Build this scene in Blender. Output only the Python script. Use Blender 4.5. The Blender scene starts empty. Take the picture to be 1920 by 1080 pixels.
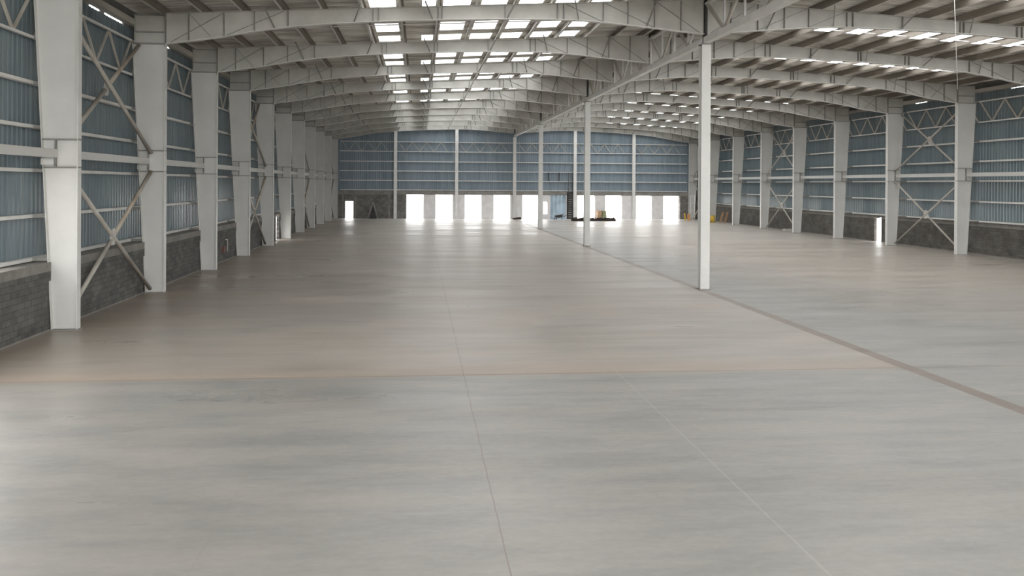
import bpy, bmesh, math, random
from mathutils import Vector, Matrix
random.seed(7)
S = bpy.context.scene
COL = S.collection

# ------------------------------------------------------------------ camera
F, CX, CY, YAW, PIT, ROL = 1340.04, 902.61, 346.99, .0871, -.0015, .0067
sy, cy_, cp, sp = math.sin(YAW), math.cos(YAW), math.cos(PIT), math.sin(PIT)
fwd = Vector((sy*cp, cy_*cp, sp)); rt = Vector((cy_, -sy, 0)); up = rt.cross(fwd)
c_, s_ = math.cos(ROL), math.sin(ROL)
rt, up = c_*rt + s_*up, -s_*rt + c_*up
cd = bpy.data.cameras.new('camera'); cam = bpy.data.objects.new('camera', cd); COL.objects.link(cam)
cd.sensor_width = 36; cd.lens = F/1920*36; cd.clip_end = 2000; cd.clip_start = .1
cd.shift_x = (960-CX)/1920; cd.shift_y = (CY-540)/1920
m = Matrix((rt, up, -fwd)).transposed().to_4x4(); m.translation = (0, 0, 5.0); cam.matrix_world = m
S.camera = cam

# ------------------------------------------------------------------ light and exposure
W = bpy.data.worlds.new('overcast_sky'); S.world = W; W.use_nodes = True
bg = W.node_tree.nodes['Background']; bg.inputs[0].default_value = (1.0, .995, .985, 1); bg.inputs[1].default_value = 5.0
S.view_settings.view_transform = 'Standard'; S.view_settings.look = 'None'
S.view_settings.exposure = 0.36; S.view_settings.gamma = 1; S.view_settings.use_curve_mapping = False
try:
    S.cycles.use_denoising = True
    S.cycles.max_bounces = 8; S.cycles.diffuse_bounces = 5; S.cycles.glossy_bounces = 3
    S.cycles.sample_clamp_indirect = 6
except Exception: pass

# ------------------------------------------------------------------ material helpers
def new_mat(name):
    m = bpy.data.materials.new(name); m.use_nodes = True
    nt = m.node_tree; b = nt.nodes['Principled BSDF']
    return m, nt, b
def N(nt, t, **k):
    n = nt.nodes.new(t)
    for a, v in k.items():
        if a in n.inputs.keys() if isinstance(a, str) else False: n.inputs[a].default_value = v
        else: setattr(n, a, v)
    return n
def ramp(nt, src, stops):
    r = nt.nodes.new('ShaderNodeValToRGB'); e = r.color_ramp.elements
    while len(e) < len(stops): e.new(.5)
    for k, (p, c) in enumerate(stops): e[k].position = p; e[k].color = (*c, 1) if len(c) == 3 else c
    nt.links.new(src, r.inputs[0]); return r.outputs[0]
def noise(nt, vec, scale, detail=4, rough=.55, sc=(1,1,1)):
    mp = nt.nodes.new('ShaderNodeMapping'); mp.inputs['Scale'].default_value = sc
    nt.links.new(vec, mp.inputs[0])
    n = nt.nodes.new('ShaderNodeTexNoise'); n.inputs['Scale'].default_value = scale
    n.inputs['Detail'].default_value = detail; n.inputs['Roughness'].default_value = rough
    nt.links.new(mp.outputs[0], n.inputs['Vector']); return n.outputs[0]
def mixc(nt, f, a, b, mode='MIX'):
    x = nt.nodes.new('ShaderNodeMix'); x.data_type = 'RGBA'; x.blend_type = mode
    for s, v in ((x.inputs[0], f), (x.inputs[6], a), (x.inputs[7], b)):
        if isinstance(v, bpy.types.NodeSocket): nt.links.new(v, s)
        elif isinstance(v, (int, float)): s.default_value = v
        else: s.default_value = (*v, 1)
    return x.outputs[2]
def mth(nt, op, a, b=None, c=None):
    x = nt.nodes.new('ShaderNodeMath'); x.operation = op
    for s, v in zip(x.inputs, (a, b, c)):
        if v is None: continue
        if isinstance(v, bpy.types.NodeSocket): nt.links.new(v, s)
        else: s.default_value = v
    return x.outputs[0]
def pos(nt):
    return nt.nodes.new('ShaderNodeNewGeometry').outputs['Position']
def sep(nt, v):
    s = nt.nodes.new('ShaderNodeSeparateXYZ'); nt.links.new(v, s.inputs[0]); return s.outputs
def simple(name, c1, c2, rough=.5, scale=3, metal=0, spec=.5, sc=(1,1,1), stops=(.35, .65)):
    m, nt, b = new_mat(name)
    n = noise(nt, pos(nt), scale, 5, .6, sc)
    col = ramp(nt, n, [(stops[0], c1), (stops[1], c2)])
    nt.links.new(col, b.inputs['Base Color']); b.inputs['Roughness'].default_value = rough
    b.inputs['Metallic'].default_value = metal; b.inputs['Specular IOR Level'].default_value = spec
    return m

M = {}
M['steel'] = simple('white_steel_paint', (.58,.578,.555), (.63,.625,.60), .5, .8)
M['rafter'] = simple('rafter_paint', (.40,.392,.36), (.54,.53,.495), .55, .8, stops=(.3, .7))
M['seam'] = simple('dark_seam_steel', (.21,.205,.19), (.29,.28,.26), .7, 3)  # darker tone for stiffeners, plates and cleats
M['purlin'] = simple('purlin_steel', (.36,.335,.295), (.56,.53,.48), .5, 1.2, sc=(1,.15,1))
M['shadeweb'] = simple('shade_brown_purlin_web', (.17,.145,.12), (.30,.265,.225), .7, 1.2, sc=(1,.15,1))  # dark web tone: backlit shade put into the colour
M['brace'] = simple('brace_pipe_paint', (.42,.385,.33), (.56,.54,.49), .55, 1.6)
M['rust'] = simple('rusty_pipe_paint', (.33,.27,.20), (.52,.48,.41), .65, 1.0)
M['girt'] = simple('girt_paint', (.68,.675,.65), (.78,.775,.75), .45, 1.5)
M['dark'] = simple('dark_steel', (.02,.02,.02), (.05,.05,.05), .6, 4)
M['ceiling'] = simple('roof_sheet_underside', (.42,.395,.355), (.76,.73,.68), .62, .9, metal=.0, sc=(.25,1.6,1), stops=(.4,.6))
M['fascia'] = simple('fascia_sheet', (.12,.12,.115), (.2,.2,.19), .6, 1)

# blue wall sheeting
m, nt, b = new_mat('blue_wall_sheet')
p = pos(nt)
n = noise(nt, p, .8, 4, .6, (1,1,.12)); n2 = noise(nt, p, 6, 3, .6, (1,1,.05))
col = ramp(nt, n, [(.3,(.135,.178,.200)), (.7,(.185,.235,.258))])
col2 = ramp(nt, n2, [(.35,(.85,.87,.9)), (.65,(1.12,1.1,1.08))])
nt.links.new(mixc(nt, 1.0, col, col2, 'MULTIPLY'), b.inputs['Base Color'])
b.inputs['Roughness'].default_value = .24; b.inputs['Specular IOR Level'].default_value = .9
M['blue'] = m
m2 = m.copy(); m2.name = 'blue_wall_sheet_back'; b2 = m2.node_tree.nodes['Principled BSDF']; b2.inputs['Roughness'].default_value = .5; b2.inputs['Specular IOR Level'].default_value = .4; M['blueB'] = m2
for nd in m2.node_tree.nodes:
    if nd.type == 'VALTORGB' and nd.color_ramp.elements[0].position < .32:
        nd.color_ramp.elements[0].color = (.195,.25,.29,1); nd.color_ramp.elements[1].color = (.26,.32,.365,1)  # lighter copy for the back: daylight near the docks put into the colour

# block walls: axis = world axis running along the wall
def block_mat(name, axis, ca, cb, mort, rough=.85):
    m, nt, b = new_mat(name)
    p = pos(nt); s = sep(nt, p)
    cmb = nt.nodes.new('ShaderNodeCombineXYZ')
    nt.links.new(s[axis], cmb.inputs[0]); nt.links.new(s[2], cmb.inputs[1])
    br = nt.nodes.new('ShaderNodeTexBrick'); nt.links.new(cmb.outputs[0], br.inputs['Vector'])
    br.inputs['Scale'].default_value = 1; br.inputs['Brick Width'].default_value = .4; br.inputs['Row Height'].default_value = .2
    br.inputs['Mortar Size'].default_value = .012; br.inputs['Mortar Smooth'].default_value = .3
    br.inputs['Color1'].default_value = (*ca,1); br.inputs['Color2'].default_value = (*cb,1); br.inputs['Mortar'].default_value = (*mort,1)
    n = noise(nt, p, 1.1, 6, .65)
    r = ramp(nt, n, [(.3,(.6,.6,.6)), (.7,(1.3,1.3,1.28))])
    # bond beam of plain concrete at the top
    nt.links.new(mixc(nt, 1, br.outputs[0], r, 'MULTIPLY'), b.inputs['Base Color'])
    b.inputs['Roughness'].default_value = rough
    bp = nt.nodes.new('ShaderNodeBump'); bp.inputs['Strength'].default_value = .5; bp.inputs['Distance'].default_value = .01
    nt.links.new(br.outputs[1], bp.inputs['Height']); bp.invert = True
    nt.links.new(bp.outputs[0], b.inputs['Normal'])
    return m
M['blockL'] = block_mat('grey_blockwork_side', 1, (.10,.10,.096), (.145,.143,.136), (.075,.075,.072))
M['blockR'] = block_mat('brown_grey_blockwork_side', 1, (.105,.098,.088), (.14,.13,.117), (.08,.076,.07))
M['blockB'] = block_mat('grey_blockwork_back', 0, (.16,.15,.142), (.21,.198,.188), (.13,.12,.115))
M['beam'] = simple('concrete_bond_beam', (.20,.19,.175), (.28,.265,.245), .9, 1.5)
M['pier'] = simple('glow_paled_pier', (.66,.64,.64), (.78,.76,.76), .8, 1.2)  # blockwork piers, with the glow around the doors put into a paler colour

# concrete floor
m, nt, b = new_mat('polished_concrete_floor')
p = pos(nt); s = sep(nt, p); X, Y = s[0], s[1]
n1 = noise(nt, p, .16, 6, .6, (.6,1,1)); n2 = noise(nt, p, 1.1, 8, .68, (.26,1.25,1)); n3 = noise(nt, p, 9, 5, .7, (.5,1,1))
base = ramp(nt, n1, [(.3,(.275,.265,.247)), (.7,(.325,.314,.295))])
v2 = ramp(nt, n2, [(.3,(.80,.82,.82)), (.5,(1,1,1)), (.7,(1.14,1.12,1.09))])
v3 = ramp(nt, n3, [(.3,(.93,.93,.93)), (.7,(1.05,1.05,1.05))])
c = mixc(nt, 1, base, v2, 'MULTIPLY'); c = mixc(nt, 1, c, v3, 'MULTIPLY')
def smooth(v, a, bb):
    x = nt.nodes.new('ShaderNodeMapRange'); x.interpolation_type = 'SMOOTHSTEP'
    nt.links.new(v, x.inputs[0]); x.inputs[1].default_value = a; x.inputs[2].default_value = bb; return x.outputs[0]
# brown dust worked into the far slabs and along the walls
bn = ramp(nt, noise(nt, p, .3, 5, .6, (.5,1,1)), [(.35,(0,0,0)), (.7,(1,1,1))])
far = mth(nt, 'MULTIPLY', smooth(Y, 18.4, 18.8), mth(nt, 'SUBTRACT', 1.0, smooth(X, 13.4, 13.9)))
dust = mth(nt, 'MULTIPLY', far, mth(nt, 'MULTIPLY_ADD', bn, .35, .25))
c = mixc(nt, dust, c, (.46,.395,.335))
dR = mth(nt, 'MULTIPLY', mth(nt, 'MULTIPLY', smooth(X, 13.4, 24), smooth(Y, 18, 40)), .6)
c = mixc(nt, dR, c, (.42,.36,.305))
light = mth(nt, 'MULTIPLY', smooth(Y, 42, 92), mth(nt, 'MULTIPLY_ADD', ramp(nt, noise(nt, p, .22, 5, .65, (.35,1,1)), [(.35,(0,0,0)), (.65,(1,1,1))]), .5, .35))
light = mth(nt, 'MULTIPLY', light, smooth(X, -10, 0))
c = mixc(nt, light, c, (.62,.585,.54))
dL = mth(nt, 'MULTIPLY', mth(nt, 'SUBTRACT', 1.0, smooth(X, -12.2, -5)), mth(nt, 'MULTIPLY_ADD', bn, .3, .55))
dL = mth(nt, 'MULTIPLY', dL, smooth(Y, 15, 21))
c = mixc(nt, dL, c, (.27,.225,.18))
def band(v, a, w):   # 1 inside |v-a|<w
    d = mth(nt, 'ABSOLUTE', mth(nt, 'SUBTRACT', v, a)); return mth(nt, 'LESS_THAN', d, w)
# dusty joint across the hall, with a soft trail on its far side
trail = mth(nt, 'MULTIPLY', mth(nt, 'SUBTRACT', 1.0, smooth(Y, 18.7, 20.4)), mth(nt, 'GREATER_THAN', Y, 18.58))
trail = mth(nt, 'MULTIPLY', trail, mth(nt, 'LESS_THAN', X, 13.4))
c = mixc(nt, mth(nt, 'MULTIPLY', trail, .4), c, (.36,.275,.20))
c = mixc(nt, mth(nt, 'MULTIPLY', band(Y, 18.66, .05), .6), c, (.24,.19,.15))
# the long strip along the centre columns
c = mixc(nt, mth(nt, 'MULTIPLY', band(X, 13.5, .21), .85), c, (.20,.158,.128))
c = mixc(nt, mth(nt, 'MULTIPLY', band(X, 13.72, .02), .5), c, (.15,.12,.1))
# pale strip along the dock doors
c = mixc(nt, mth(nt, 'MULTIPLY', smooth(Y, 99.6, 100.4), .7), c, (.72,.71,.69))
# saw cuts
wob = mth(nt, 'MULTIPLY_ADD', noise(nt, p, 1.5, 2), .06, -.03); Xw = mth(nt, 'ADD', X, wob)
for x0, w_, k_, cc in ((1.2,.012,.6,(.2,.165,.14)), (-2.9,.008,.3,(.25,.22,.2)), (5.3,.02,.16,(.54,.52,.49)), (9.4,.01,.12,(.25,.22,.2)), (-7,.008,.12,(.22,.2,.18)),
                       (17.8,.01,.12,(.25,.22,.2)), (22,.01,.12,(.25,.22,.2)), (26.2,.01,.12,(.25,.22,.2))):
    c = mixc(nt, mth(nt, 'MULTIPLY', band(Xw, x0, w_), k_), c, cc)
for y0, w_, k_ in ((58.6,.12,.6), (37.6,.03,.3), (27,.02,.2), (78,.12,.5), (48,.04,.35), (68,.05,.4), (88,.1,.4)):
    c = mixc(nt, mth(nt, 'MULTIPLY', band(Y, y0, w_), k_), c, (.22,.18,.15))
nt.links.new(c, b.inputs['Base Color'])
n4 = noise(nt, p, .5, 6, .65, (.15,1,1)); rg = nt.nodes.new('ShaderNodeMapRange'); nt.links.new(n4, rg.inputs[0]); rg.inputs[1].default_value=.3; rg.inputs[2].default_value=.7
rg.inputs[3].default_value = .24; rg.inputs[4].default_value = .56
nt.links.new(rg.outputs[0], b.inputs['Roughness']); b.inputs['Specular IOR Level'].default_value = .5
bp = nt.nodes.new('ShaderNodeBump'); bp.inputs['Strength'].default_value = .12; bp.inputs['Distance'].default_value = .01
nt.links.new(n3, bp.inputs['Height']); nt.links.new(bp.outputs[0], b.inputs['Normal'])
M['floor'] = m

# translucent fibreglass roof light
def glazing(name, tint, tr, trans):
    m, nt, b = new_mat(name); nt.nodes.remove(b)
    out = [n for n in nt.nodes if n.type == 'OUTPUT_MATERIAL'][0]
    a = nt.nodes.new('ShaderNodeBsdfTransparent'); a.inputs[0].default_value = (*tint, 1)
    t = nt.nodes.new('ShaderNodeBsdfTranslucent'); t.inputs[0].default_value = (*trans, 1)
    x = nt.nodes.new('ShaderNodeMixShader'); x.inputs[0].default_value = tr
    n = noise(nt, pos(nt), 1.2, 4, .6, (1,.4,1)); r = ramp(nt, n, [(.35, tuple(.55*v for v in tint)), (.6, tint)])
    nt.links.new(r, a.inputs[0])
    nt.links.new(t.outputs[0], x.inputs[1]); nt.links.new(a.outputs[0], x.inputs[2]); nt.links.new(x.outputs[0], out.inputs[0]); return m
M['skylight'] = glazing('fibreglass_roof_light', (.9,.92,.93), .8, (.7,.7,.7))
M['bluepanel'] = glazing('pale_blue_translucent_sheet', (.26,.30,.33), .45, (.33,.37,.40))
M['outside'] = simple('pale_outdoor_ground', (.42,.40,.36), (.5,.48,.44), .9, .3)
M['tan'] = simple('bare_timber', (.42,.26,.15), (.55,.36,.22), .7, 3)
M['yellow'] = simple('yellow_plastic', (.55,.36,.03), (.65,.45,.06), .45, 2)
M['orange'] = simple('orange_board', (.62,.28,.10), (.7,.36,.15), .6, 2)
M['brown'] = simple('brown_carton', (.30,.20,.12), (.38,.27,.17), .8, 2)
M['greenbox'] = simple('faded_green_carton', (.20,.24,.13), (.27,.31,.2), .8, 2)
M['rubble'] = simple('dark_scrap', (.018,.015,.013), (.09,.07,.06), .8, 5)
M['redbox'] = simple('dull_red_box', (.16,.06,.05), (.2,.08,.07), .6, 3)
M['pale'] = simple('pale_debris', (.5,.49,.46), (.62,.6,.57), .8, 3)
M['outwall'] = simple('sunlit_sand_wall', (.5,.42,.32), (.58,.5,.4), .9, .5)
M['leaf'] = simple('dusty_foliage', (.16,.2,.1), (.24,.28,.16), .8, 2)

# ------------------------------------------------------------------ mesh helpers
class MB:
    def __init__(s): s.b = bmesh.new()
    def box(s, x0, x1, y0, y1, z0, z1):
        v = [s.b.verts.new(q) for q in ((x0,y0,z0),(x1,y0,z0),(x1,y1,z0),(x0,y1,z0),(x0,y0,z1),(x1,y0,z1),(x1,y1,z1),(x0,y1,z1))]
        for f in ((3,2,1,0),(4,5,6,7),(0,1,5,4),(1,2,6,5),(2,3,7,6),(3,0,4,7)): s.b.faces.new([v[i] for i in f])
        return s
    def prism(s, pts, a0, a1, ax='y'):
        def P(u, w, a):
            return {'y': (u, a, w), 'x': (a, u, w), 'z': (u, w, a)}[ax]
        A = [s.b.verts.new(P(u, w, a0)) for u, w in pts]; B = [s.b.verts.new(P(u, w, a1)) for u, w in pts]
        n = len(pts); s.b.faces.new(A); s.b.faces.new(B[::-1])
        for i in range(n): s.b.faces.new([A[i], B[i], B[(i+1) % n], A[(i+1) % n]])
        return s
    def bar(s, p, q, w, h, upv=(0,0,1)):
        p, q = Vector(p), Vector(q); d = (q-p).normalized(); u = Vector(upv)
        if abs(d.dot(u)) > .99: u = Vector((0,1,0))
        a = d.cross(u).normalized(); c = a.cross(d)
        v = [s.b.verts.new(o + a*i*w/2 + c*j*h/2) for o in (p, q) for i, j in ((-1,-1),(1,-1),(1,1),(-1,1))]
        for f in ((0,1,2,3),(7,6,5,4),(0,4,5,1),(1,5,6,2),(2,6,7,3),(3,7,4,0)): s.b.faces.new([v[i] for i in f])
        return s
    def tube(s, p, q, r, n=12, r2=None):
        p, q = Vector(p), Vector(q); d = (q-p).normalized(); u = Vector((0,0,1))
        if abs(d.dot(u)) > .99: u = Vector((0,1,0))
        a = d.cross(u).normalized(); c = a.cross(d); r2 = r if r2 is None else r2
        A = []; B = []
        for k in range(n):
            t = 2*math.pi*k/n; o = a*math.cos(t)+c*math.sin(t)
            A.append(s.b.verts.new(p+o*r)); B.append(s.b.verts.new(q+o*r2))
        s.b.faces.new(A); s.b.faces.new(B[::-1])
        for k in range(n):
            f = s.b.faces.new([A[k], B[k], B[(k+1) % n], A[(k+1) % n]]); f.smooth = True
        return s
    def mesh(s, name, mat):
        bmesh.ops.recalc_face_normals(s.b, faces=s.b.faces[:])
        me = bpy.data.meshes.new(name); s.b.to_mesh(me); s.b.free(); me.materials.append(M[mat]); return me
    def obj(s, name, mat, parent=None):
        o = bpy.data.objects.new(name, s.mesh(name, mat)); COL.objects.link(o)
        if parent: o.parent = parent
        return o
def tag(o, label, cat, group=None):
    o['label'] = label; o['category'] = cat
    if group: o['group'] = group
    return o
def struct(o): o['kind'] = 'structure'; return o
def empty(name, loc=(0,0,0)):
    o = bpy.data.objects.new(name, None); o.location = loc; o.empty_display_size = .3; COL.objects.link(o); return o
def clone(o, loc, parent=None):
    c = o.copy(); COL.objects.link(c)
    if parent is not None: c.parent = parent
    if loc is not None: c.location = loc
    for ch in list(o.children): clone(ch, None, c)
    return c
ORD = ['first','second','third','fourth','fifth','sixth','seventh','eighth','ninth','tenth','eleventh','twelfth','thirteenth','fourteenth','fifteenth','sixteenth']

# ------------------------------------------------------------------ layout (metres; x across, y into the hall)
FY = [25.21, 33.44, 41.73, 49.68, 57.57, 65.24, 72.80, 80.03, 87.47, 94.81, 102.21]
PRE = 17.1                                # frame just outside the picture
XL, XC, XR = -11.42, 13.71, 39.62
YB = 102.75                               # cladding plane at the back
Y0 = -16.0
def roofz(x): return 13.95 - .0535*abs(x-XC)          # top of rafters
def mirx(x): return XC + (XC - x)*(XR-XC)/(XC-XL)

# ---- setting: ground, floor
struct(MB().box(-200,-13.2,-80,300,-.4,-.12).box(42.2,260,-80,300,-.4,-.12).box(-13.2,42.2,103.3,300,-.4,-.12).box(-13.2,42.2,-80,Y0,-.4,-.12).obj('ground','outside'))
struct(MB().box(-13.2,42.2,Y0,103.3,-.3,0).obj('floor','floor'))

# ---- corrugated sheets
def profile(a0, a1, pitch, d):
    out = []; a = a0
    while a < a1 - 1e-6:
        for du, o in ((0,0), (.36,0), (.48,d), (.86,d), (.98,0)):
            u = a + du*pitch
            if u < a1: out.append((u, o))
        a += pitch
    out.append((a1, 0)); return out
def sheet(b, pts, P0, P1):
    A = [b.verts.new(P0(u, o)) for u, o in pts]; B = [b.verts.new(P1(u, o)) for u, o in pts]
    for i in range(len(pts)-1): b.faces.new([A[i], A[i+1], B[i+1], B[i]])

ROOF = .36                                # purlin depth on top of the rafters
def roof_patch(b, x0, x1, y0, y1):
    sheet(b, profile(y0, y1, .33, .035), lambda u, o: (x0, u, roofz(x0)+ROOF+o), lambda u, o: (x1, u, roofz(x1)+ROOF+o))
strips = []                               # (y0, y1, [x ranges])
LA = [(-2.4,-1.15),(1.1,2.42),(2.95,4.2),(4.8,5.98),(6.62,7.74),(8.42,9.4)]
LB = [(-2.4,-1.15),(.1,.75),(1.1,2.42),(2.95,4.2),(4.8,5.98),(6.62,7.74),(8.42,9.4)]
RY = [FY[0]-8.24*n for n in range(5, 0, -1)] + FY        # frame lines, extended behind the camera
OFF = {5: -3.5, 6: -3.5, 7: -2.9, 8: -2.4}
SR = []
for n in range(1, len(RY)):
    o = OFF.get(n-1, -3.3 if n < 6 else -2.6)
    strips.append((RY[n]+o, RY[n]+o+2.05, LA))
    if n < len(RY)-1: strips.append((RY[n]+o+3.2, RY[n]+o+4.75, LB))
    SR.append((RY[n-1]+2.0, RY[n-1]+5.4, None))
nm = MB(); win = []
YMAX = (101.8, 101.8)
for side in (0, 1):
    xa, xb = (-13.35, XC) if side == 0 else (XC, 42.0)
    y = Y0
    for ya, yb, rng in (strips if side == 0 else SR):
        if yb > YMAX[side]: break
        roof_patch(nm.b, xa, xb, y, ya)
        R = rng if side == 0 else [(16.4+1.842*j, 18.05+1.842*j) for j in range(11)]
        x = xa
        w = MB()
        for p, q in R:
            if p > x: roof_patch(nm.b, x, p, ya, yb)
            roof_patch(w.b, p, q, ya, yb); x = q
        roof_patch(nm.b, x, xb, ya, yb)
        win.append(w); y = yb
    roof_patch(nm.b, xa, xb, y, 103.3)
struct(nm.obj('ceiling','ceiling'))
for i, w in enumerate(win): struct(w.obj('window_%d' % (i+1), 'skylight'))
struct(MB().box(XC-.35, XC+.35, Y0, 103.3, 14.285, 14.31).obj('trim_1','fascia'))

# ---- side walls: blockwork with a door each, sheeting above
def side_wall(side):
    L = side == 'left'
    xi, xo = (-12.31, -13.1) if L else (41.62, 42.15)
    doors = [(6.0, 16.9, 7.2), (63.2, 64.6, 2.2)] if L else [(61.15, 62.15, 2.22)]
    zt = 2.28 if L else 2.38
    a, b = MB(), MB(); y = Y0
    lo, hi = min(xi, xo), max(xi, xo)
    lw, hw = (xi-.24, xi) if L else (xi, xi+.24)
    for d0, d1, dz in doors:
        a.box(lw, hw, y, d0, 0, zt-.3); b.box(lo, hi, y, d0, zt-.3, zt)
        if dz < zt-.31: a.box(lw, hw, d0, d1, dz, zt-.3)
        if dz < zt-.01: b.box(lo, hi, d0, d1, zt-.3 if dz < zt-.31 else dz, zt)
        y = d1
    a.box(lw, hw, y, 103.3, 0, zt-.3); b.box(lo, hi, y, 103.3, zt-.3, zt)
    w = struct(a.obj('wall_'+side, 'blockL' if L else 'blockR'))
    struct(b.obj('trim_2' if L else 'trim_3', 'beam'))
    xs = -13.15 if L else 41.68; sg = -1 if L else 1
    c = MB()
    segs = [(Y0, 6.0, zt), (6.0, 16.9, 7.2), (16.9, 17.5, zt), (17.5, 23.1, 5.25), (23.1, 103.2, zt)] if L else [(Y0, 103.2, zt)]
    for s0, s1, zb in segs:
        sheet(c.b, profile(s0, s1, .27, .028), lambda u, o: (xs+sg*o, u, zb), lambda u, o: (xs+sg*o, u, 12.0))
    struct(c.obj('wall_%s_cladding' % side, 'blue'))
    f = MB(); gaps = ([(29.9,30.9),(31.3,33.2),(38.4,39.2),(22,24)] if L else [(50.8,52.2),(55.6,57.0),(46,47.2)])
    y = Y0
    xf0, xf1 = (xs-.12, xs-.06) if L else (xs+.06, xs+.12)
    zr = roofz(xs)+ROOF
    for g0, g1 in sorted(gaps):
        f.box(xf0, xf1, y, g0, 11.95, zr); f.box(xf0, xf1, g0, g1, 12.16, zr); y = g1
    f.box(xf0, xf1, y, 103.2, 11.95, zr)
    struct(f.obj('trim_4' if L else 'trim_5', 'fascia'))
    # thin sill line where blockwork meets the floor
    k = MB(); xk = (xi, xi+.035) if L else (xi-.035, xi); y = Y0
    for d0, d1, dz in doors: k.box(*xk, y, d0, 0, .05); y = d1
    k.box(*xk, y, YB-.5, 0, .05)
    struct(k.obj('baseboard_'+side, 'beam'))
side_wall('left'); side_wall('right')

# ---- back wall
zB = 3.95
ops = [(-10.42,-9.25,0,2.45), (-1.77,.66,0,3.4), (2.38,4.84,0,3.4), (6.58,8.98,0,3.4), (10.72,13.14,0,3.4), (14.9,17.25,0,3.42),
       (17.95,18.6,.7,2.5), (19.0,21.35,0,3.45), (23.0,25.58,0,3.48), (27.12,29.62,0,3.5), (31.74,34.1,0,3.5), (35.83,38.36,0,3.52)]
a, p_, l_ = MB(), MB(), MB()
xk = -13.1
for i, (x0, x1, z0, z1) in enumerate(ops):
    (a if i < 2 else p_).box(xk, x0, 102.4, 103.1, 0, 3.42)
    if z0 > 0: p_.box(x0, x1, 102.4, 103.1, 0, z0)
    if z1 < 3.3: (a if i < 2 else p_).box(x0, x1, 102.4, 103.1, z1, 3.42)
    xk = x1
a.box(xk, 42.1, 102.4, 103.1, 0, 3.42)
l_.box(-13.1, 42.1, 102.4, 103.1, 3.42, zB)
struct(a.obj('wall_back','blockB')); struct(p_.obj('wall_back_piers','pier')); struct(l_.obj('trim_6','beam'))
t = MB()
for x in (-10.72, -8.95, -4.2): t.box(x-.1, x+.1, 102.34, 102.4, 0, 3.42)
struct(t.obj('trim_7','beam'))
c = MB()
pts = profile(-13.15, 41.7, .27, .04)
sheet(c.b, pts, lambda u, o: (u, YB+.15+o, zB), lambda u, o: (u, YB+.15+o, roofz(u)+ROOF))
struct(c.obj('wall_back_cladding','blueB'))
dr = MB()
for j in range(8): dr.box(19.02+.29*j, 19.02+.29*j+.285, 102.7+.03*(j % 2), 102.73+.03*(j % 2), 0, 3.44)
struct(dr.obj('door_1','bluepanel'))

# ------------------------------------------------------------------ wall girts, eave trusses, rails
GL = [2.37, 3.82, 5.36, 6.83, 8.30]; TR = (9.82, 11.34)
GB = [4.08, 5.42, 6.78, 8.14, 9.58]; TB = (9.58, 10.95)
def girt_mesh(L, side):
    b = MB(); d = .2; s = 1 if side == 'left' else -1
    if side == 'back':
        b.box(0, L, 0, .012, -.055, .06); b.box(0, L, .012, d, .045, .06); b.box(0, L, d-.012, d, -.055, .045); b.box(0, L, 0, .03, -.055, -.043)
    else:
        b.box(min(0,-s*.012), max(0,-s*.012), 0, L, -.055, .06); b.box(min(-s*.012,-s*d), max(-s*.012,-s*d), 0, L, .045, .06)
        b.box(min(-s*d,-s*(d-.012)), max(-s*d,-s*(d-.012)), 0, L, -.055, .045)
    return b.mesh('girt','girt')
LEV = ['bottom','second','third','fourth','fifth']
YS = [PRE] + FY
XG = {'left': -12.9, 'right': 41.42}
def bays(side):   # (y0, y1, ordinal text)
    r = []
    for i in range(len(YS)-1):
        if side == 'right' and i < 2: continue
        r.append((YS[i], YS[i+1], i))
    return r
def bayname(side, i):
    if side == 'left': return 'left wall, %s bay from the camera' % ORD[i]
    return 'right wall, %s bay from the far corner' % ORD[10-i]
cache = {}
for side in ('left','right'):
    for y0, y1, i in bays(side):
        L = round(y1-y0-.06, 3)
        if (side, L) not in cache: cache[(side, L)] = girt_mesh(L, side)
        for z, lv in zip(GL, LEV):
            o = bpy.data.objects.new('wall_girt', cache[(side, L)]); COL.objects.link(o)
            zz = z + (.1 if side == 'right' else 0)
            o.location = (XG[side], y0+.03, zz)
            tag(o, 'pale %s girt on blue sheeting, %s' % (lv if lv == 'bottom' else lv+'-from-bottom', bayname(side, i)), 'girt', 'horizontal girts on the %s wall' % side)
        # lattice truss at the eaves
        t = empty('eave_truss', (XG[side], y0+.03, TR[0]))
        tag(t, 'pale zigzag lattice truss under the eaves, %s' % bayname(side, i), 'truss', 'lattice trusses along the %s wall top' % side)
        s = 1 if side == 'left' else -1
        H = TR[1]-TR[0]
        q = MB().box(-.09,.02,0,L,H-.04,H+.05); q.box(-.2*1 if s > 0 else .09, -.09 if s > 0 else .2, 0, L, H+.03, H+.05); q.obj('top_chord','girt',t)
        q = MB().box(-.09,.02,0,L,-.05,.04); q.box(-.2 if s > 0 else .09, -.09 if s > 0 else .2, 0, L, .025, .04); q.obj('bottom_chord','girt',t)
        n = 7; e = .05
        for k in range(n):
            ya, yb = e+(L-2*e)*k/n, e+(L-2*e)*(k+1)/n
            za, zb = (0, H) if k % 2 == 0 else (H, 0)
            MB().bar((-.03*s, ya, za), (-.03*s, yb, zb), .08, .07, (1,0,0)).obj('diagonal','brace',t)
        # eave strut and mid-height rail
        o = MB().box(-.16, .16, 0, L, 0, .27).obj('eave_strut','purlin'); o.location = (XG[side]-.03*s, y0+.03, 12.03)
        tag(o, 'grey eave strut under the roof edge, %s' % bayname(side, i), 'beam', 'eave struts of the %s wall' % side)
        xr = -12.2 if side == 'left' else 40.45
        b = MB().box(-.11,.11,0,L,-.14,-.125).box(-.11,.11,0,L,.125,.14).box(s*.08-.012,s*.08+.012,0,L,-.125,.125).box(-s*.1-.01,-s*.1+.01,0,L,-.125,.125)
        o = b.obj('wall_rail','steel'); o.location = (xr, y0+.03, 5.93)
        tag(o, 'white mid-height rail between columns, %s' % bayname(side, i), 'rail', 'mid-height rails of the %s wall' % side)
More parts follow.
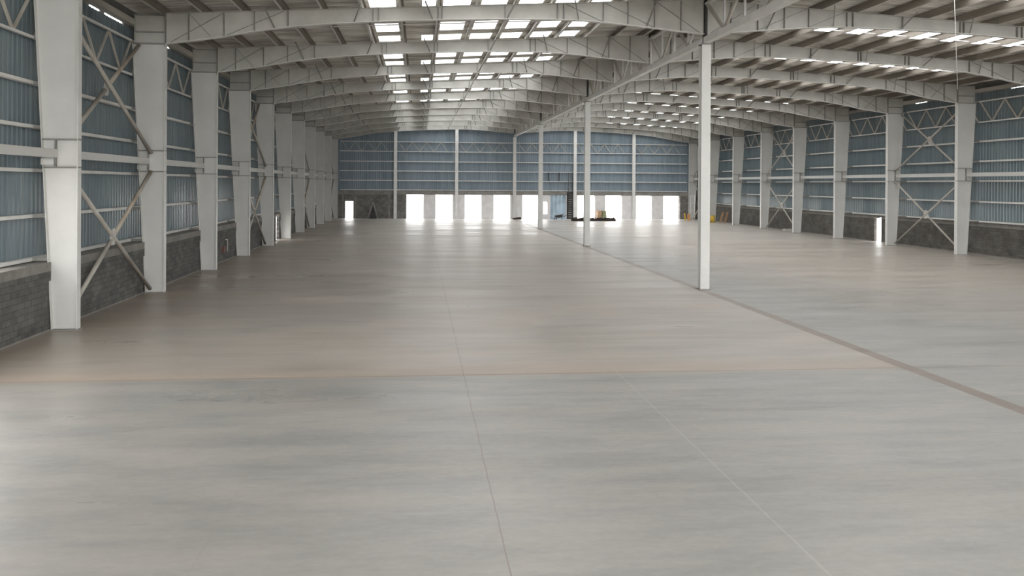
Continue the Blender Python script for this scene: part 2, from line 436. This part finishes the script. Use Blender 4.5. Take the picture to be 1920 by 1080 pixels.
# back wall girts
GX = [-11.2, -3.35, 5.36, 13.98, 22.57, 31.3, 39.5]
BN = ['far left','second from left','third from left','fourth from left','fifth from left','far right']
for j in range(6):
    L = GX[j+1]-GX[j]-.04
    gm = girt_mesh(L, 'back')
    for z, lv in list(zip(GB, LEV))[:4]:
        o = bpy.data.objects.new('wall_girt', gm); COL.objects.link(o); o.location = (GX[j]+.02, YB-.1, z)
        tag(o, 'pale %s girt across blue back wall, %s bay' % (lv if lv == 'bottom' else lv+'-from-bottom', BN[j]), 'girt', 'horizontal girts on the back wall')
    t = empty('gable_truss', (GX[j]+.02, YB-.1, TB[0]))
    tag(t, 'pale lattice truss with zigzag struts across back wall top, %s bay' % BN[j], 'truss', 'lattice trusses on the back wall')
    H = TB[1]-TB[0]
    MB().box(0,L,0,.08,-.055,.05).box(0,L,.08,.2,.03,.05).obj('bottom_chord','girt',t)
    MB().box(0,L,0,.08,H-.04,H+.045).box(0,L,.08,.2,H+.03,H+.045).obj('top_chord','girt',t)
    n = 7; e = L*.04
    for k in range(n):
        xa, xb = e+L*.82*k/n, e+L*.82*(k+1)/n
        za, zb = (H, 0) if k % 2 == 0 else (0, H)
        MB().bar((xa,.03,za), (xb,.03,zb), .08, .06, (0,1,0)).obj('diagonal','purlin',t)

# ------------------------------------------------------------------ tapered columns
def column(side):
    s = 1 if side == 'left' else -1      # built for the left, mirrored for the right
    t = empty('tapered_column')
    def X(x): return s*x
    def bx(mb, x0, x1, *r): return mb.box(min(X(x0),X(x1)), max(X(x0),X(x1)), *r)
    B0, B1, ZK, ZT = -.80, -1.42, 11.22, 12.56
    def outer(z): return B0 + (B1-B0)*min(z, ZK)/ZK
    MB().prism([(X(B0),0.03),(X(0),0.03),(X(0),ZK),(X(B1),ZK)], -.008, .008).obj('web','steel',t)
    bx(MB(), -.02, 0, -.14, .14, .03, ZK).obj('inner_flange','girt',t)  # paler than the web: side light put into the flange colour
    MB().prism([(X(B0),0.03),(X(B0-.02),0.03),(X(B1-.02),ZK),(X(B1),ZK)], -.14, .14).obj('outer_flange','steel',t)
    bx(MB(), B0-.08, .06, -.17, .17, 0, .03).obj('base_plate','seam',t)
    for z in (5.46, 6.40): bx(MB(), outer(z), 0, -.13, .13, z-.02, z+.03).obj('stiffener','seam',t)
    bx(MB(), outer(5.46)+.36, outer(5.46)+.39, -.13, .13, 5.48, 6.38).obj('stiffener','seam',t)
    xg = (XG[side]-(XL if side == 'left' else XR))*s
    for z in GL + list(TR):
        zz = z + (.1 if side == 'right' and z in GL else 0)
        bx(MB(), xg-.1, outer(z)-.02, -.028, .028, zz-.05, zz+.05).obj('girt_cleat','seam',t)
    # knee panel above the haunch
    k = MB().prism([(X(-1.32),ZK),(X(-.02),ZK),(X(-.02),ZT),(X(-1.32),ZT-.07)], -.008, .008).obj('knee_panel','rafter',t)
    bx(MB(), -1.34, -1.32, -.14, .14, ZK, ZT-.07).obj('outer_flange','rafter',k)
    for z in (ZK, 11.75): bx(MB(), -1.40 if z == ZK else -1.32, -.02, -.14, .14, z-.02, z+.025).obj('stiffener','seam',k)
    bx(MB(), -1.38, -.06, -.14, .14, ZT-.07, ZT-.045).obj('cap_plate','seam',k)
    bx(MB(), -.035, -.005, -.15, .15, ZK-.15, ZT-.02).obj('end_plate','seam',k)
    # bracket that carries the rail
    bx(MB(), -1.2, -.78, -.1, .1, 5.55, 5.76).obj('bracket','steel',t)
    return t
cl = column('left'); cr = column('right')
for i, y in enumerate(FY):
    a = cl if i == 0 else clone(cl, None); a.location = (XL, y, 0)
    tag(a, 'grey tapered steel column on left wall, %s from the camera' % ORD[i], 'column', 'tapered columns of the left wall')
first = True
for i, y in enumerate(FY):
    if i < 2: continue
    a = cr if first else clone(cr, None); first = False; a.location = (XR, y, 0)
    tag(a, 'grey tapered steel column on right wall, %s counted from the far corner' % ORD[10-i], 'column', 'tapered columns of the right wall')

# ------------------------------------------------------------------ rafters
BOT = [(0,11.25),(.35,11.30),(1.1,11.40),(2.2,11.57),(3.25,11.78),(4.3,11.97),(5.5,12.16),(7.2,12.33),(9.26,12.49),(12.27,12.66),(15.2,12.77),(17.8,12.82),(19.1,12.80),(20.4,12.72),(21.4,12.64),(23.2,12.48),(25.05,12.30)]
def rafter(side):
    s = 1 if side == 'left' else -1; sc = 1.0 if side == 'left' else (XR-XC)/(XC-XL)
    x0 = XL if side == 'left' else XR
    f = lambda d: s*d*sc
    zt = lambda d: roofz(x0+f(d))
    def zb(d):
        for (a, u), (b, v) in zip(BOT, BOT[1:]):
            if a <= d <= b: return u+(v-u)*(d-a)/(b-a)
        return BOT[-1][1]
    t = empty('roof_rafter')
    w = MB(); pts = [(f(d), z) for d, z in BOT] + [(f(25.05), zt(25.05)), (f(0), zt(0))]
    w.prism(pts, -.006, .006).obj('web','rafter',t)
    w = MB()
    for (a, u), (b, v) in zip(BOT, BOT[1:]): w.prism([(f(a),u),(f(b),v),(f(b),v-.022),(f(a),u-.022)], -.13, .13)
    w.obj('bottom_flange','girt',t)  # paler than the rest of the rafter: floor bounce painted in
    MB().prism([(f(0),zt(0)),(f(25.05),zt(25.05)),(f(25.05),zt(25.05)-.02),(f(0),zt(0)-.02)], -.13, .13).obj('top_flange','rafter',t)
    for d in (1.0, 2.55, 3.9, 5.4, 9.25, 9.5, 12.27, 12.45, 15.4, 17.9, 18.2, 20.1, 21.3, 22.6, 23.9):
        w_ = .02 if d in (9.25, 9.5, 12.27, 12.45, 17.9, 18.2) else .012
        x = f(d); MB().box(x-w_, x+w_, -.12, .12, zb(d), zt(d)-.02).obj('stiffener','seam',t)
    for a, za, b, zb_ in ((.15, 0, 2.55, 1), (1.0, 1, 2.0, 0), (2.6, 0, 5.2, 1), (18.3, 1, 20.1, 0), (20.2, 1, 22.6, 0), (22.7, 1, 24.9, 0)):
        pa = (f(a), 0, zt(a)-.03 if za else zb(a)+.02); pb = (f(b), 0, zt(b)-.03 if zb_ else zb(b)+.02)
        MB().bar(pa, pb, .03, .07, (0,1,0)).obj('diagonal_stiffener','seam',t)
    for n, d in enumerate((4.8, 8.4, 12.0, 15.5, 18.9, 22.2)):     # flange braces down to the lower flange
        for e in (-1, 1):
            MB().bar((f(d)+.0, e*.11, zb(d)+.02), (f(d)+.35*(1 if n % 2 else -1), e*.8, zt(d)+.05), .05, .05).obj('flange_brace','seam',t)
    return t
rl = rafter('left'); rr = rafter('right')
for i, y in enumerate(FY):
    a = rl if i == 0 else clone(rl, None); a.location = (XL, y, 0)
    tag(a, 'grey tapered roof rafter from left wall to centre line, %s from the camera' % ORD[i], 'rafter', 'rafters of the left span')
    a = rr if i == 0 else clone(rr, None); a.location = (XR, y, 0)
    tag(a, 'grey tapered roof rafter from centre line to right wall, %s from the camera' % ORD[i], 'rafter', 'rafters of the right span')

# ------------------------------------------------------------------ purlins and sag rods
PX = [13.4-1.785*k for k in range(15)]
PX = [x for x in PX if x > XL-.9]
L = 103.1-Y0
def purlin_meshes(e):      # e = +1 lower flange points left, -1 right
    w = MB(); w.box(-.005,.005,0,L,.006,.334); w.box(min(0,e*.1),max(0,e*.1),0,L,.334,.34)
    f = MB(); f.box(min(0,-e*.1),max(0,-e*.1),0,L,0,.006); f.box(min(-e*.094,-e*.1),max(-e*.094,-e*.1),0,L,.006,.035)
    return w.mesh('purlin','shadeweb'), f.mesh('lower_flange','steel')
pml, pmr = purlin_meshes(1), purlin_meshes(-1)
for k, x in enumerate(PX):
    for side in ('left','right'):
        xx = x if side == 'left' else mirx(x)
        pr = pml if side == 'left' else pmr
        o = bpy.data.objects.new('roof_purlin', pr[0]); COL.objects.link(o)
        lf = bpy.data.objects.new('lower_flange', pr[1]); COL.objects.link(lf); lf.parent = o; lf['label'] = 'pale lower flange of shade-toned purlin'
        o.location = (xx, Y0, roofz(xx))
        tag(o, 'pale roof purlin running the length of the %s span, %s from the centre columns' % (side, ORD[k]), 'purlin', 'purlins of the %s span' % side)
for i in range(len(YS)-1):
    ym = (YS[i]+YS[i+1])/2 - .15
    for side, xe in (('left', XL-.6), ('right', XR+.6)):
        t = MB().bar((XC+(-.3 if side == 'left' else .3), ym, roofz(XC)+.09), (xe, ym, roofz(xe)+.09), .05, .05)
        o = t.obj('sag_rod','girt')
        where = 'nearest the camera' if i == 0 else 'between the %s and %s rafters' % (ORD[i-1], ORD[i])
        tag(o, 'thin pale tie rod across the %s span purlins, %s' % (side, where), 'rod', 'tie rods through the %s span purlins' % side)

# ------------------------------------------------------------------ centre columns and jack truss
def centre_column():
    t = empty('centre_column')
    MB().box(-.225,.225,-.19,-.165,.03,11.76).obj('front_flange','steel',t)
    MB().box(-.225,.225,.165,.19,.03,11.76).obj('rear_flange','steel',t)
    MB().box(-.01,.01,-.165,.165,.03,11.76).obj('web','steel',t)
    MB().box(-.3,.3,-.27,.27,0,.03).obj('base_plate','seam',t)
    MB().box(-.25,.25,-.22,.22,11.76,11.81).obj('cap_plate','seam',t)
    MB().box(-.05,.05,-.17,.17,11.81,13.9).obj('upper_post','dark',t)
    return t
cc = centre_column()
for n, (i, lb) in enumerate(((1,'tall white I-section column on centre line, nearest of the four'), (4,'tall white I-section column on centre line, second nearest'),
                             (7,'tall white I-section column on centre line, third nearest and in front of back wall'), (10,'white centre line column standing against the back wall under the truss end'))):
    a = cc if n == 0 else clone(cc, None); a.location = (XC, FY[i], 0)
    tag(a, lb, 'column', 'centre line columns')
spans = [(8.8, FY[1], 'overhead at top right, nearest of the four'), (FY[1], FY[4], 'between first and second centre columns'), (FY[4], FY[7], 'between second and third centre columns'), (FY[7], FY[10], 'between third centre column and back wall')]
for y0, y1, lb in spans:
    t = empty('jack_truss', (XC, y0, 11.82)); L = y1-y0-.34
    tag(t, 'pale steel jack truss carrying rafters, %s' % lb, 'truss', 'jack trusses along the centre line')
    a0 = .17
    MB().box(-.15,.15,a0,a0+L,0,.3).obj('bottom_chord','girt',t)
    MB().box(-.1,.1,a0,a0+L,1.85,1.95).obj('top_chord','steel',t)
    n = 12; dy = L/n
    for k in range(n):
        ya = a0+dy*k; yb = ya+dy
        if k % 2 == 0: pa, pb = (0, ya+.1, 1.86), (0, yb-.05, .3)
        else: pa, pb = (0, ya+.05, .3), (0, yb-.1, 1.86)
        MB().bar(pa, pb, .16, .10, (1,0,0)).obj('diagonal','brace' if k % 3 else 'steel',t)
        if k: MB().box(-.05,.05,ya-.04,ya+.04,.3,1.86).obj('vertical','steel',t)

# gable posts on the back wall
for x, lb in ((-3.35,'first from the left corner'), (5.36,'second from the left corner'), (22.57,'beside the dark ladder'), (31.3,'first from the right corner')):
    xr_ = x; zt = 11.2+1.55*min(1, 1-abs(abs(x-XC)-6)/30)
    d = x-XL if x < XC else (XR-x)*(XC-XL)/(XR-XC)
    zt = 12.3
    for (a, u), (b, v) in zip(BOT, BOT[1:]):
        if a <= d <= b: zt = u+(v-u)*(d-a)/(b-a)
    t = empty('gable_post', (x, 102.26, 0))
    MB().box(-.22,.22,-.13,-.11,0,zt-.03).obj('front_flange','girt',t)
    MB().box(-.01,.01,-.11,.1,0,zt-.03).obj('web','steel',t)
    MB().box(-.22,.22,.1,.12,0,zt-.03).obj('rear_flange','steel',t)
    for z in GB[:4]+list(TB): MB().box(-.018,.018,.12,.42,z-.04,z+.04).obj('girt_cleat','seam',t)
    tag(t, 'slim white post in front of the back wall, %s' % lb, 'post', 'gable posts of the back wall')

# ------------------------------------------------------------------ cross bracing
def cross(side, i):
    y0, y1 = FY[i], FY[i+1]; s = 1 if side == 'left' else -1
    xb = -12.0 if side == 'left' else 40.25
    for nm_, (za, zb, xo_) in (('lower',(.2,5.45,0)), ('upper',(6.3,11.1,-.35*s))):
        t = empty('cross_brace', (xb, y0, 0))
        where = ('between the %s and %s columns of the left wall' % (ORD[i], ORD[i+1])) if side == 'left' else ('on the right wall, %s bay from the far corner' % ORD[9-i])
        tag(t, '%s X of pale pipe braces %s' % (nm_, where), 'brace', 'pipe cross braces')
        L = y1-y0; e = .2
        A, B = Vector((0, e, zb)), Vector((0, L-e, za)); C, D = Vector((0, e, za)), Vector((0, L-e, zb))
        if nm_ == 'upper': D.x = -.55*s; A.x = -.2*s
        r = .082 if side == 'left' else .065
        MB().tube(A, B, r).obj('pipe','brace',t)
        mid = (C+D)/2 ; d = (D-C).normalized()
        MB().tube(C, mid-d*.25, r).obj('pipe','brace',t); MB().tube(mid+d*.25, D, r).obj('pipe','rust' if side == 'left' else 'brace',t)
        MB().prism([(mid.y-.3,mid.z-.12),(mid.y-.12,mid.z-.34),(mid.y+.1,mid.z-.3),(mid.y+.32,mid.z+.1),(mid.y+.12,mid.z+.34),(mid.y-.14,mid.z+.28)], mid.x-.012, mid.x+.012, 'x').obj('gusset_plate','pale',t)
for i in (0, 3, 6, 9): cross('left', i)
for i in (3, 6, 9): cross('right', i)

# ------------------------------------------------------------------ small things at the back
def scrap(name, label, cat, x0, x1, y, h, n, mat, seed, wy=1.2):
    rnd = random.Random(seed); b = MB()
    for k in range(n):
        x = rnd.uniform(x0, x1); yy = y+rnd.uniform(-wy/2, wy/2); zz = rnd.uniform(.05, h*.7)
        L = rnd.uniform(.3, 1.1); a = rnd.uniform(-.5, .5); e = rnd.uniform(-.15, .3)
        p = Vector((max(x-L/2, x0), yy, max(zz-e*.4, .05))); q = Vector((min(x+L/2, x1), yy+a*L, min(zz+e*.4+.05, h)))
        b.bar(p, q, rnd.uniform(.08,.3), rnd.uniform(.06,.2))
    b.box(x0+.05, x1-.05, y-wy/2, y+wy/2, 0, .12)
    return tag(b.obj(name, mat), label, cat)
scrap('scrap_pile', 'dark scrap pile on floor in front of the back wall, left of second centre column', 'debris', 21.0, 22.9, 97.0, .5, 26, 'rubble', 1)
scrap('scrap_pile', 'long low dark scrap pile right of the second centre column, before dock doors', 'debris', 23.3, 27.2, 97.4, .45, 34, 'rubble', 2)
scrap('scrap_heap', 'small dark heap at the foot of the centre column by back wall', 'debris', 13.3, 14.5, 101.0, .3, 9, 'rubble', 4, .6)
t = empty('wheelbarrow', (19.95, 99.6, 0))
tag(t, 'dark wheelbarrow parked before the pale blue dock door', 'wheelbarrow')
MB().prism([(-.75,.42),(-.45,.36),(.1,.36),(.35,.8),(-.8,.62)], -.3, .3).obj('tray','rubble',t)
b = MB()
for k in range(14):
    a0, a1 = 2*math.pi*k/14, 2*math.pi*(k+1)/14
    b.bar((-.75+.2*math.cos(a0),0,.2+.2*math.sin(a0)), (-.75+.2*math.cos(a1),0,.2+.2*math.sin(a1)), .08, .05, (0,1,0))
b.bar((-.75,-.02,.2),(-.56,0,.2),.04,.04); b.bar((-.94,0,.2),(-.75,0,.2),.04,.04); b.obj('wheel','dark',t)
for e in (-1,1):
    MB().tube((-.75,e*.06,.2),(.1,e*.25,.38),.02).tube((.1,e*.25,.38),(.9,e*.3,.62),.02).obj('handle','rubble',t)
    MB().tube((.15,e*.24,.38),(.25,e*.26,0),.018).obj('leg','rubble',t)
b = MB()
for k in range(3): b.box(20.3+.05*k, 21.0+.1*k, 97.7+.35*k, 98.0+.35*k, 0, .07)
tag(b.obj('plank_stack','pale'), 'flat pale planks lying between wheelbarrow and dark scrap pile', 'planks')
t = empty('carton_stack', (26.0, 101.2, 0))
def carton(x0, x1, z0, z1, mat, label, y=101.9):
    o = MB().box(x0, x1, y-.45, y+.4, z0, z1).obj('carton', mat)
    MB().box((x0+x1)/2-.04, (x0+x1)/2+.04, y-.455, y-.449, z0, z1).obj('tape','brown' if mat != 'brown' else 'tan',o)
    return tag(o, label, 'box', 'cartons between dock doors')
bpy.data.objects.remove(t)
carton(25.75, 26.4, 0, .62, 'brown', 'brown carton on floor by the pier, lower left of the four stacked boxes')
carton(26.45, 27.05, 0, .6, 'greenbox', 'dull green carton on floor by the pier, lower right of the four stacked boxes')
carton(25.78, 26.36, .62, 1.2, 'tan', 'orange-brown carton stacked upper left on the brown one')
carton(26.48, 27.02, .6, 1.22, 'greenbox', 'green carton stacked upper right on the other green one')
# trestle / folded A ladder in front of the dark block wall
t = empty('step_ladder', (-6.45, 101.9, 0))
tag(t, 'dark A-shaped step ladder standing before the block wall at far left', 'ladder')
for e in (-1, 1):
    for yy in (-.25, .25):
        MB().bar((e*.75, yy, 0), (e*.03, yy*.5, 2.3), .05, .08, (0,1,0)).obj('leg','purlin' if yy < 0 else 'dark',t)
for k in range(1, 7):
    z = .33*k; w_ = .75-.72*z/2.3
    MB().bar((-w_,-.25+.125*z/2.3,z), (-w_,.25-.125*z/2.3,z), .06, .04, (1,0,0)).obj('rung','dark',t)
MB().prism([(-.45,.0),(.5,.0),(.04,1.75),(-.02,1.75)], .0, .06).obj('dark_sheet','dark',t)
# tall dark service ladder and panel between blue door and post
t = empty('service_ladder', (21.85, 102.1, 0))
tag(t, 'dark caged ladder rising up the back wall beside the pale blue door', 'ladder')
for x in (-.3, .3): MB().box(x-.03, x+.03, -.04, .04, 0, 6.75).obj('rail','rubble',t)
for k in range(20): MB().tube((-.3,0,.3+.32*k), (.3,0,.3+.32*k), .02, 8).obj('rung','pale' if k < 11 else 'seam',t)
o = MB().box(21.42, 22.3, 102.28, 102.38, 0, 3.95).obj('cable_panel','dark'); tag(o, 'dark upright panel behind the caged ladder on the back wall', 'panel')
for x, l_ in ((18.75,'left'), (20.3,'right')):
    o = MB().box(x-.06, x+.06, YB-.2, YB-.1, 5.5, 6.75).obj('hanger_bar','rubble')
    tag(o, 'short dark bar between two girts above the pale blue door, %s one' % l_, 'bar', 'dark bars between the back girts')
# right corner things
t = empty('scaffold_frame', (38.75, 99.3, 0)); tag(t, 'white scaffold frame standing in the far right corner', 'scaffold')
for x in (0, .62): MB().tube((x,0,0), (x,0,3.6), .06).obj('post','girt',t)
for z in (.5, 1.4, 2.45, 3.5): MB().tube((0,0,z), (.62,0,z), .045, 8).obj('rung','girt',t)
def leaner(name, mat, x, y, w, h, lean, label, cat, th=.05, g=None):
    o = MB().prism([(0,0),(w,0),(w+lean,h),(lean,h)], 0, th).obj(name, mat); o.location = (x, y, 0); return tag(o, label, cat, g)
leaner('board','yellow', 37.75, 98.8, .22, 1.05, -.2, 'yellow board leaning beside the orange board in the far right corner', 'board')
leaner('board','orange', 38.05, 98.6, .36, .95, -.03, 'orange board standing between yellow board and scaffold frame', 'board')
def drum(x, y, r, h, mat, label):
    b = MB(); b.tube((0,0,0), (0,0,h), r, 20)
    o = b.obj('drum', mat)
    for z in (.02, h*.35, h*.68, h-.04): MB().tube((0,0,z), (0,0,z+.03), r+.015, 20).obj('hoop', mat, o)
    MB().tube((r*.5,0,h), (r*.5,0,h+.03), .04, 8).obj('bung','dark',o)
    o.location = (x, y, 0); return tag(o, label, 'drum', 'yellow drums in the far right corner')
drum(38.9, 94.0, .3, 1.0, 'yellow', 'yellow drum right of the nearest centre column foot line, left one of the pair')
drum(39.6, 93.6, .3, .95, 'yellow', 'dull yellow drum beside the leaning planks, right one of the pair')
leaner('plank','tan', 40.35, 93.2, .3, 1.45, .42, 'brown plank leaning against right wall near far corner, left of two', 'plank', .08, 'leaning brown planks')
leaner('plank','tan', 40.85, 92.8, .3, 1.45, .36, 'brown plank leaning against right wall near far corner, right of two', 'plank', .08, 'leaning brown planks')
o = MB().box(-.1, 0, 0, .35, 0, .4).obj('junction_box','redbox'); o.location = (-12.2, 46.2, .55)
MB().tube((-.02,.9,0), (-.02,.9,.8), .03, 8).tube((-.02,.9,.8), (-.02,.35,.8), .03, 8).obj('conduit','pale',o)
MB().box(0,.01,.05,.3,.05,.35).obj('cover','redbox',o)
tag(o, 'small dull red junction box low on the left block wall', 'box')
tag(MB().tube((0,0,-.0), (.2,0,-4.25), .012, 8).obj('hanging_cord','pale'), 'thin pale cord hanging from the right span roof', 'cord').location = (23.85, 30.1, 13.65)
scrap('rubble_heap', 'small pale rubble heap at the foot of the right block wall', 'debris', 40.6, 41.4, 76.5, .18, 8, 'pale', 9, .8)
